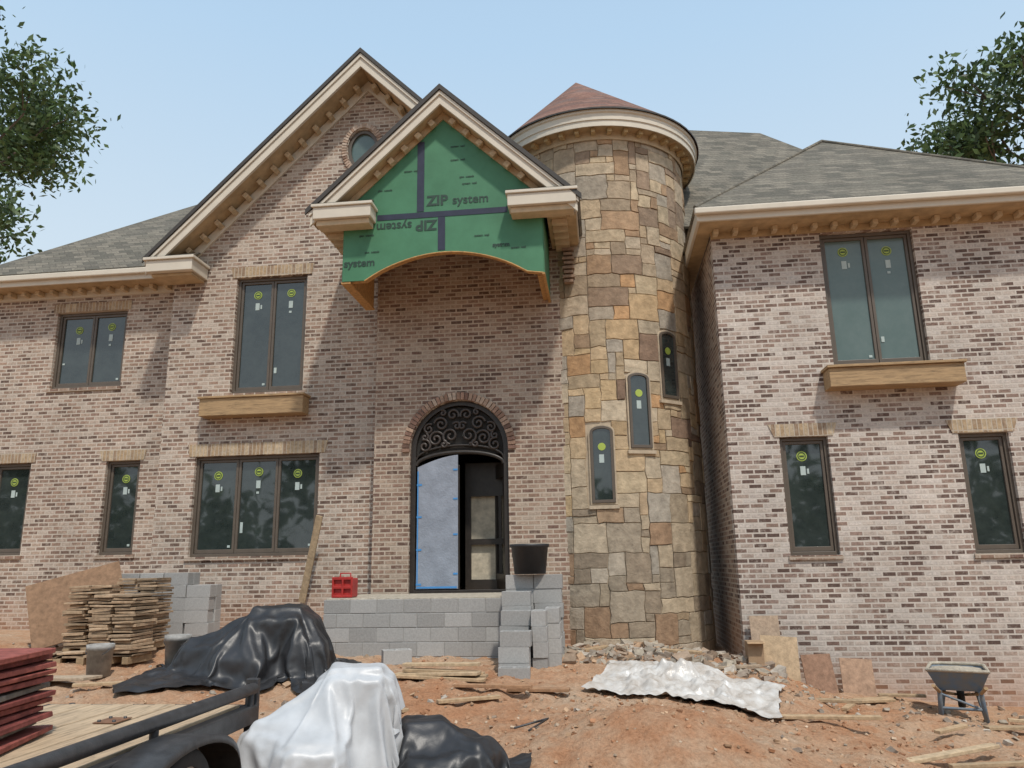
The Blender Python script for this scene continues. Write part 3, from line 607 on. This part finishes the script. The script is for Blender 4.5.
# ------------------------------------------------------------ trailer
T=empty('utility_trailer')
box('deck_frame_rail',-2.86,-2.76,2.2,6.2,.93,1.06,M_steel,T,.01); box('deck_frame_rail',-4.55,-4.45,2.2,6.2,.93,1.06,M_steel,T,.01); box('rear_frame',-4.45,-2.86,6.1,6.2,.93,1.06,M_steel,T,.01)
for i in range(9): box('deck_board',-4.44+i*.176,-4.44+i*.176+.168,2.2,6.09,1.04+.004*(i%2),1.075+.004*(i%2),M_woodY,T,.006)
tube('side_rail',[(-2.80,2.2,1.18),(-2.80,6.18,1.18)],.045,M_steel,T)
for y in (2.6,3.7,4.8,6.13): tube('rail_post',[(-2.80,y,1.05),(-2.80,y,1.18)],.028,M_steel,T)
tube('side_rail',[(-4.5,2.2,1.20),(-4.5,4.9,1.20)],.033,M_steel,T)
V=[];Fc=[];nn=18
for i in range(nn+1):
    t=math.pi*i/nn; y=4.70-.60*math.cos(t); z=.76+.36*math.sin(t)**.7 if 0<i<nn else .76
    for x in (-2.74,-2.46): V.append((x,y,z))
    V.append((-2.45,y,z-.05))
for i in range(nn):
    for q in (0,1): Fc.append((i*3+q,i*3+q+1,i*3+q+4,i*3+q+3))
f_=mesh('fender',V,Fc,M_steel,T,True); mm_=f_.modifiers.new('s','SOLIDIFY'); mm_.thickness=.006
lathe('tire',[(.20,-.09),(.28,-.10),(.305,-.07),(.315,0),(.305,.07),(.28,.10),(.20,.09)],M_rubber,T,(-2.60,4.70,.76),36,rot(0,90,0))
lathe('wheel_rim',[(0,.03),(.06,.03),(.08,.0),(.17,.0),(.205,.07)],simple('rim',(.4,.4,.4),.4,.2,8),T,(-2.60,4.70,.76),30,rot(0,90,0))
box('axle',-4.5,-2.6,4.65,4.75,.72,.82,M_steel,T)
box('tail_post',-2.88,-2.78,6.205,6.26,.55,1.25,M_steel,T,.008); tube('ramp_gate_frame',[(-2.83,6.28,1.22),(-2.83,6.32,.6),(-4.4,6.32,.6),(-4.4,6.28,1.05)],.025,M_steel,T)
box('hinge_plate',-3.55,-3.38,5.3,5.5,1.083,1.09,M_rust,T,.003)
for (x,y) in ((-3.52,5.33),(-3.41,5.33),(-3.52,5.46),(-3.41,5.46)): lathe('bolt',[(0,.012),(.012,.012),(.012,0)],M_steel,T,(x,y,1.09),8)
A=Acc()
for k in range(12):
    col=random.choice([(.27,.075,.06),(.31,.09,.07),(.22,.06,.05),(.19,.16,.13),(.28,.10,.08),(.24,.2,.16)])
    A.obox((-3.86+random.uniform(-.05,.05),4.45+random.uniform(-.05,.05),1.11+k*.045),(.62,1.0,.030),rot(0,random.uniform(-1,1),random.uniform(-5,5)+12),col,.004)
A.out('red_panel_stack',vcol('weathered_red_panels',.75,12,.3,.01,amt=.5),None,.004)
# ------------------------------------------------------------ left material piles
W1=empty('plywood_sheet')
A=Acc(); A.obox((-8.0,11.3,1.62),(1.3,.02,1.05),rot(-25,-16,28),(.27,.165,.10)); o=A.out('sheet',M_vc,W1)
def slabstack(name,x,y,n_,rz,size,cols):
    A=Acc(); z=gz(x,y)+.02
    for b_ in range(3): A.obox((x+(b_-1)*size[0]*.4*math.cos(math.radians(rz)),y+(b_-1)*size[0]*.4*math.sin(math.radians(rz)),z+.03),(.09,size[1],.09),rot(0,0,rz),(.35,.25,.15))
    z+=.09
    for k in range(n_):
        for h_ in (-1,1):
            g=random.choice(cols)*random.uniform(.8,1.15); cc=(g,g*.72,g*.47); t=random.uniform(.022,.04)
            off=Vector((h_*size[0]*.25,0,0)); off=rot(0,0,rz)@off
            A.obox((x+off.x+random.uniform(-.03,.03),y+off.y+random.uniform(-.03,.03),z+k*.043),(size[0]*.5*random.uniform(.85,1.02),size[1]*random.uniform(.85,1.05),t),rot(random.uniform(-1,1),random.uniform(-1.5,1.5),rz+random.uniform(-5,5)),cc,.005)
    return A.out(name,M_vc,None,.003)
BC=[.42,.36,.48,.30,.45]
slabstack('paver_stack',-7.35,10.8,20,10,(.62,.5,0),BC); slabstack('paver_stack',-6.65,10.4,19,-5,(.66,.5,0),BC); slabstack('paver_stack',-6.8,11.1,21,0,(.6,.5,0),BC)
slabstack('paver_stack',-7.3,10.1,2,20,(.7,.4,0),BC)
for (x,y) in ((-6.45,9.65),(-5.55,9.9)):
    bk=empty('plastic_bucket'); z=gz(x,y)
    lathe('pail',[(0,0),(.135,0),(.155,.32),(.165,.32),(.165,.39),(.152,.39),(.132,.02),(0,.02)],M_bucket,bk,(x,y,z),24)
    tube('bail',[(x+.165*math.cos(t*math.pi/12),y-.03-.10*math.sin(t*math.pi/12),z+.35-.10*math.sin(t*math.pi/12)) for t in range(13)],.005,M_steel,bk)
RC=empty('red_tool_crate')
plate('crate_shell',rect(-4.08,-3.76,1.66,1.96),[rect(-4.05,-3.93,1.70,1.79),rect(-3.90,-3.79,1.70,1.79),rect(-4.05,-3.93,1.83,1.92),rect(-3.90,-3.79,1.83,1.92)],11.5,11.53,M_red,RC,.006)
box('crate_body',-4.07,-3.77,11.535,11.8,1.66,1.94,M_red,RC,.015); tube('crate_handle',[(-4.0,11.65,1.94),(-4.0,11.65,2.01),(-3.84,11.65,2.01),(-3.84,11.65,1.94)],.012,M_red,RC)
A=Acc(); A.obox((-5.02,13.05,2.25),(.12,.035,1.5),rot(8,13,0),(.40,.30,.19)); A.out('leaning_plank',M_vc,None,.004)
def board(x,y,z,w_,h_,rx,ry,rz,c): 
    A=Acc(); A.obox((x,y,z),(w_,.02,h_),rot(rx,ry,rz),c); A.out('plywood_offcut',M_vc,None)
board(2.42,11.95,.62,.52,.84,-18,4,0,(.47,.345,.22)); board(2.98,12.1,.47,.42,.60,-18,-2,4,(.30,.18,.12)); board(3.50,12.1,.40,.44,.62,-20,3,-3,(.40,.26,.175)); board(2.32,12.3,.82,.42,.95,-10,0,0,(.43,.32,.23))
cb=empty('cardboard_box'); box('box_body',1.95,2.17,11.75,12.0,gz(2.1,12)-.05,gz(2.1,12)+.30,simple('cardboard',(.34,.23,.14),.9,.15,6),cb,.006); box('box_flap',1.94,2.18,11.65,11.748,gz(2.1,12)+.28,gz(2.1,12)+.29,M_ply,cb)
# ------------------------------------------------------------ wheelbarrow
WB=empty('wheelbarrow'); WB.location=(4.55,11.35,gz(4.55,11.35)); WB.rotation_euler=(0,0,math.radians(68)); WB.scale=(.95,1.05,.9)
ring=[(-.42,-.33),(.34,-.30),(.42,-.2),(.42,.2),(.34,.30),(-.42,.33)]; ringb=[(-.26,-.22),(.22,-.22),(.28,-.14),(.28,.14),(.22,.22),(-.26,.22)]
V=[(x,y,.66) for x,y in ring]+[(x,y,.38) for x,y in ringb]
Fc=[(i,(i+1)%6,6+(i+1)%6,6+i) for i in range(6)]+[(6,7,8,9,10,11)]
tr_=mesh('tray',V,Fc,M_galv,WB); ms_=tr_.modifiers.new('s','SOLIDIFY'); ms_.thickness=.012
tube('tray_rim',[(x,y,.66) for x,y in ring],.024,M_conc,WB,True)
V=[(x*.95,y*.95,.62+.02*noise.noise((x*5,y*5,0))) for x,y in ring]+[(0,0,.68)]; mesh('concrete_residue',V,[(i,(i+1)%6,6) for i in range(6)],M_conc,WB)
for s in (-1,1):
    tube('handle',[(-.80,s*.27,.50),(-.3,s*.22,.35),(.55,s*.06,.2)],.022,M_wood,WB)
    tube('leg',[(-.30,s*.22,.38),(-.36,s*.24,.0),(-.10,s*.24,.0),(-.02,s*.18,.35)],.028,M_galv,WB)
tube('leg_brace',[(-.33,-.23,.14),(-.33,.23,.14)],.02,M_galv,WB); tube('leg_brace',[(-.33,-.23,.14),(-.31,.22,.33)],.016,M_galv,WB)
lathe('wheel_tire',[(.10,-.035),(.17,-.045),(.195,0),(.17,.045),(.10,.035)],M_rubber,WB,(.55,0,.195),24,rot(90)); lathe('wheel_hub',[(0,-.03),(.11,-.03),(.11,.03),(0,.03)],M_galv,WB,(.55,0,.195),16,rot(90))
# ------------------------------------------------------------ lumber / planks
def planks(name,lst):
    A=Acc()
    for (x,y,L,wd,rz,dz,c) in lst: A.obox((x,y,gz(x,y)+dz+.035),(L,wd,.035),rot(random.uniform(-2,2),random.uniform(-2,2),rz),c)
    return A.out(name,M_vc,None,.004)
TN=(.47,.335,.205); TN2=(.40,.29,.18); TN3=(.52,.39,.25)
planks('lumber_pile',[(-2.0,9.5,1.1,.14,-8,.0,TN),(-2.0,9.65,1.1,.14,-6,.0,TN2),(-2.05,9.55,1.05,.14,-10,.045,TN3),(-2.0,9.7,1.0,.14,-4,.045,TN),(-2.0,9.6,.95,.14,-7,.09,TN2),(-2.02,9.66,.95,.14,-5,.13,TN3)]); planks('scrap_plank',[(-1.3,9.0,.9,.1,-12,.0,(.40,.23,.13)),(-.8,9.1,.7,.12,-5,.0,(.36,.21,.12)),(-1.5,8.6,.7,.08,30,.0,TN),(-2.4,8.4,.8,.09,-35,.0,TN2)])
planks('scrap_plank',[(2.2,8.9,1.1,.09,-6,.02,TN)]); planks('scrap_plank',[(2.9,8.1,1.8,.10,30,.04,TN3),(3.4,8.0,.8,.07,10,.03,TN2)]); planks('scrap_plank',[(-6.6,9.2,.9,.3,-10,.02,(.45,.35,.25)),(-5.9,9.0,.7,.1,30,.02,TN)])
planks('scrap_plank',[(1.6,10.9,.8,.1,20,.02,(.36,.28,.2)),(3.5,11.5,.5,.2,10,.02,TN),(4.0,11.9,.6,.1,-8,.03,TN2),(1.0,11.6,.6,.12,-30,.05,TN),(-.2,11.8,.5,.1,50,.05,TN),(3.0,10.9,.4,.08,60,.03,TN),(5.4,11.2,.7,.1,-20,.03,TN3),(2.6,10.2,.7,.12,-15,.03,TN2),(3.7,9.6,.5,.08,35,.03,TN),(4.6,10.3,.5,.14,5,.03,TN2)])
tube('bent_rebar',[(-.9,7.6,gz(-.9,7.6)+.02),(-.6,7.8,gz(-.6,7.8)+.05),(-.75,7.45,gz(-.75,7.45)+.03)],.01,M_steel)
A=Acc()
def rub(n_,xr,yr,s0,s1,cols):
    for _ in range(n_):
        x=random.uniform(*xr); y=random.uniform(*yr)
        if y>12.3 and x>2: continue
        s=random.uniform(s0,s1)*random.uniform(.4,1); c=random.choice(cols); k=random.uniform(.75,1.15)
        A.obox((x,y,gz(x,y)+s*.12),(s,s*random.uniform(.5,.9),s*random.uniform(.3,.6)),rot(random.uniform(-30,30),random.uniform(-30,30),random.uniform(0,180)),tuple(v*k for v in c),s*.14)
RB=[(.36,.31,.25),(.42,.36,.28),(.34,.25,.18),(.45,.30,.19),(.29,.23,.18),(.48,.42,.35)]
CL=[(.44,.25,.145),(.48,.32,.20),(.38,.19,.10),(.50,.38,.27)]
rub(520,(-.6,2.3),(10.6,12.9),.04,.20,RB); rub(200,(-5,6.5),(7,12.2),.03,.09,RB); rub(260,(2.0,7.5),(9.5,12.3),.03,.11,RB); rub(200,(-9,-3),(8.5,12.5),.03,.10,RB+CL); rub(900,(-2,5),(6.3,9.2),.02,.06,CL); rub(800,(-6,6),(8,12),.02,.06,CL)
A.out('construction_rubble',M_vc)
# ------------------------------------------------------------ trees
def leafmat(name):
    m,n,b=newmat(name); a=N(n,'ShaderNodeVertexColor',layer_name='Col'); n.links.new(a.outputs[0],b.inputs['Base Color']); b.inputs['Roughness'].default_value=.55
    tr=N(n,'ShaderNodeBsdfTranslucent'); n.links.new(a.outputs[0],tr.inputs[0]); mx=N(n,'ShaderNodeMixShader'); mx.inputs[0].default_value=.35
    out=n.nodes['Material Output']; n.links.new(b.outputs[0],mx.inputs[1]); n.links.new(tr.outputs[0],mx.inputs[2]); n.links.new(mx.outputs[0],out.inputs[0]); return m
M_leaf=leafmat('oak_leaves'); M_bark=simple('bark',(.14,.11,.085),.95,.3,5,bmp=.8)
def leaves(name,centers,per,rad,size,parent,cols,seed):
    r_=np.random.default_rng(seed); n_=len(centers)*per
    C=np.repeat(np.array(centers),per,axis=0)+np.clip(r_.normal(size=(n_,3)),-1.8,1.8)*rad*np.array([1,1,.6])
    d1=r_.normal(size=(n_,3)); d1/=np.linalg.norm(d1,axis=1)[:,None]; d2=np.cross(d1,r_.normal(size=(n_,3))); d2/=np.linalg.norm(d2,axis=1)[:,None]
    s=size*r_.uniform(.6,1.3,(n_,1)); V=np.stack([C-d1*s,C+d2*s*.45,C+d1*s,C-d2*s*.45],axis=1).reshape(-1,3)
    Fc=np.arange(n_*4).reshape(-1,4); cc=np.array(cols)[r_.integers(0,len(cols),n_)]*np.repeat(r_.uniform(.6,1.25,(len(centers),1)),per,axis=0)*r_.uniform(.75,1.2,(n_,1))
    me=bpy.data.meshes.new(name); me.vertices.add(n_*4); me.vertices.foreach_set('co',V.ravel()); me.loops.add(n_*4); me.loops.foreach_set('vertex_index',Fc.ravel()); me.polygons.add(n_); me.polygons.foreach_set('loop_start',np.arange(0,n_*4,4)); me.update(calc_edges=True)
    a=me.color_attributes.new('Col','FLOAT_COLOR','CORNER'); arr=np.ones((n_*4,4),dtype=np.float32); arr[:,:3]=np.repeat(cc,4,axis=0); a.data.foreach_set('color',arr.ravel())
    me.materials.append(M_leaf); return link(bpy.data.objects.new(name,me),parent)
LC=[(.065,.11,.035),(.085,.14,.045),(.05,.09,.028),(.10,.16,.055)]
def tree(name,base,h,spread,z0f,seed,per,rad,size,depth=4,r0=.28):
    rd=random.Random(seed); E_=empty(name); segs=[]; tips=[]
    def grow(p,d,L,r,k):
        q=p+d*L; mid=p+d*L*.5+Vector([rd.uniform(-.06,.06)*L for _ in range(3)]); segs.append((p,mid,r,r*.85)); segs.append((mid,q,r*.85,r*.7))
        if k<=2: tips.append(tuple(mid)); 
        if k==0: tips.append(tuple(q)); return
        for _ in range(rd.choice([2,3,3])):
            nd=(d+Vector([rd.uniform(-1,1)*spread,rd.uniform(-1,1)*spread,rd.uniform(-.35,.55)])).normalized(); grow(q,nd,L*rd.uniform(.62,.85),r*.62,k-1)
    p=Vector(base); top=p+Vector((0,0,h*z0f)); segs.append((p,top,r0,r0*.8))
    for i in range(5):
        a=i*1.257+rd.uniform(-.4,.4); d=Vector((math.cos(a)*.8,math.sin(a)*.8,rd.uniform(.4,1.0))).normalized(); grow(top+Vector((0,0,h*.07*i)),d,h*.17,r0*.5,depth-1)
    segs.append((top,top+Vector((0,0,h*.35)),r0*.8,r0*.4)); grow(top+Vector((0,0,h*.35)),Vector((0,0,1)),h*.12,r0*.4,depth-1)
    V=[];Fc=[]
    for (a,b_,ra,rb) in segs:
        d=(b_-a).normalized(); u=d.orthogonal().normalized(); v=d.cross(u); k=len(V)
        for (c,r) in ((a,ra),(b_,rb)):
            for i in range(6): t=i*math.pi/3; V.append(c+u*r*math.cos(t)+v*r*math.sin(t))
        for i in range(6): Fc.append((k+i,k+(i+1)%6,k+6+(i+1)%6,k+6+i))
    mesh('trunk_and_limbs',V,Fc,M_bark,E_,True); leaves('foliage',tips,per,rad,size,E_,LC,seed); return E_
tree('oak_tree',(-32.6,26,1),29.5,.8,.40,5,150,.9,.19,4)
tree('oak_tree',(-28.2,24,1),17,.8,.62,12,90,.7,.17,3,r0=.18)
tree('oak_tree',(20.4,30,0),19.2,.8,.52,9,46,.66,.18,4,r0=.25)
cs=[]
rr=random.Random(4)
for i in range(420):
    x=rr.uniform(-60,60); hh=11+3*math.sin(x*.21)+2*math.sin(x*.53+1); cs.append((x,-38+rr.uniform(-3,3),rr.uniform(1,hh)))
leaves('distant_tree_line',cs,26,1.6,.75,None,LC,3)
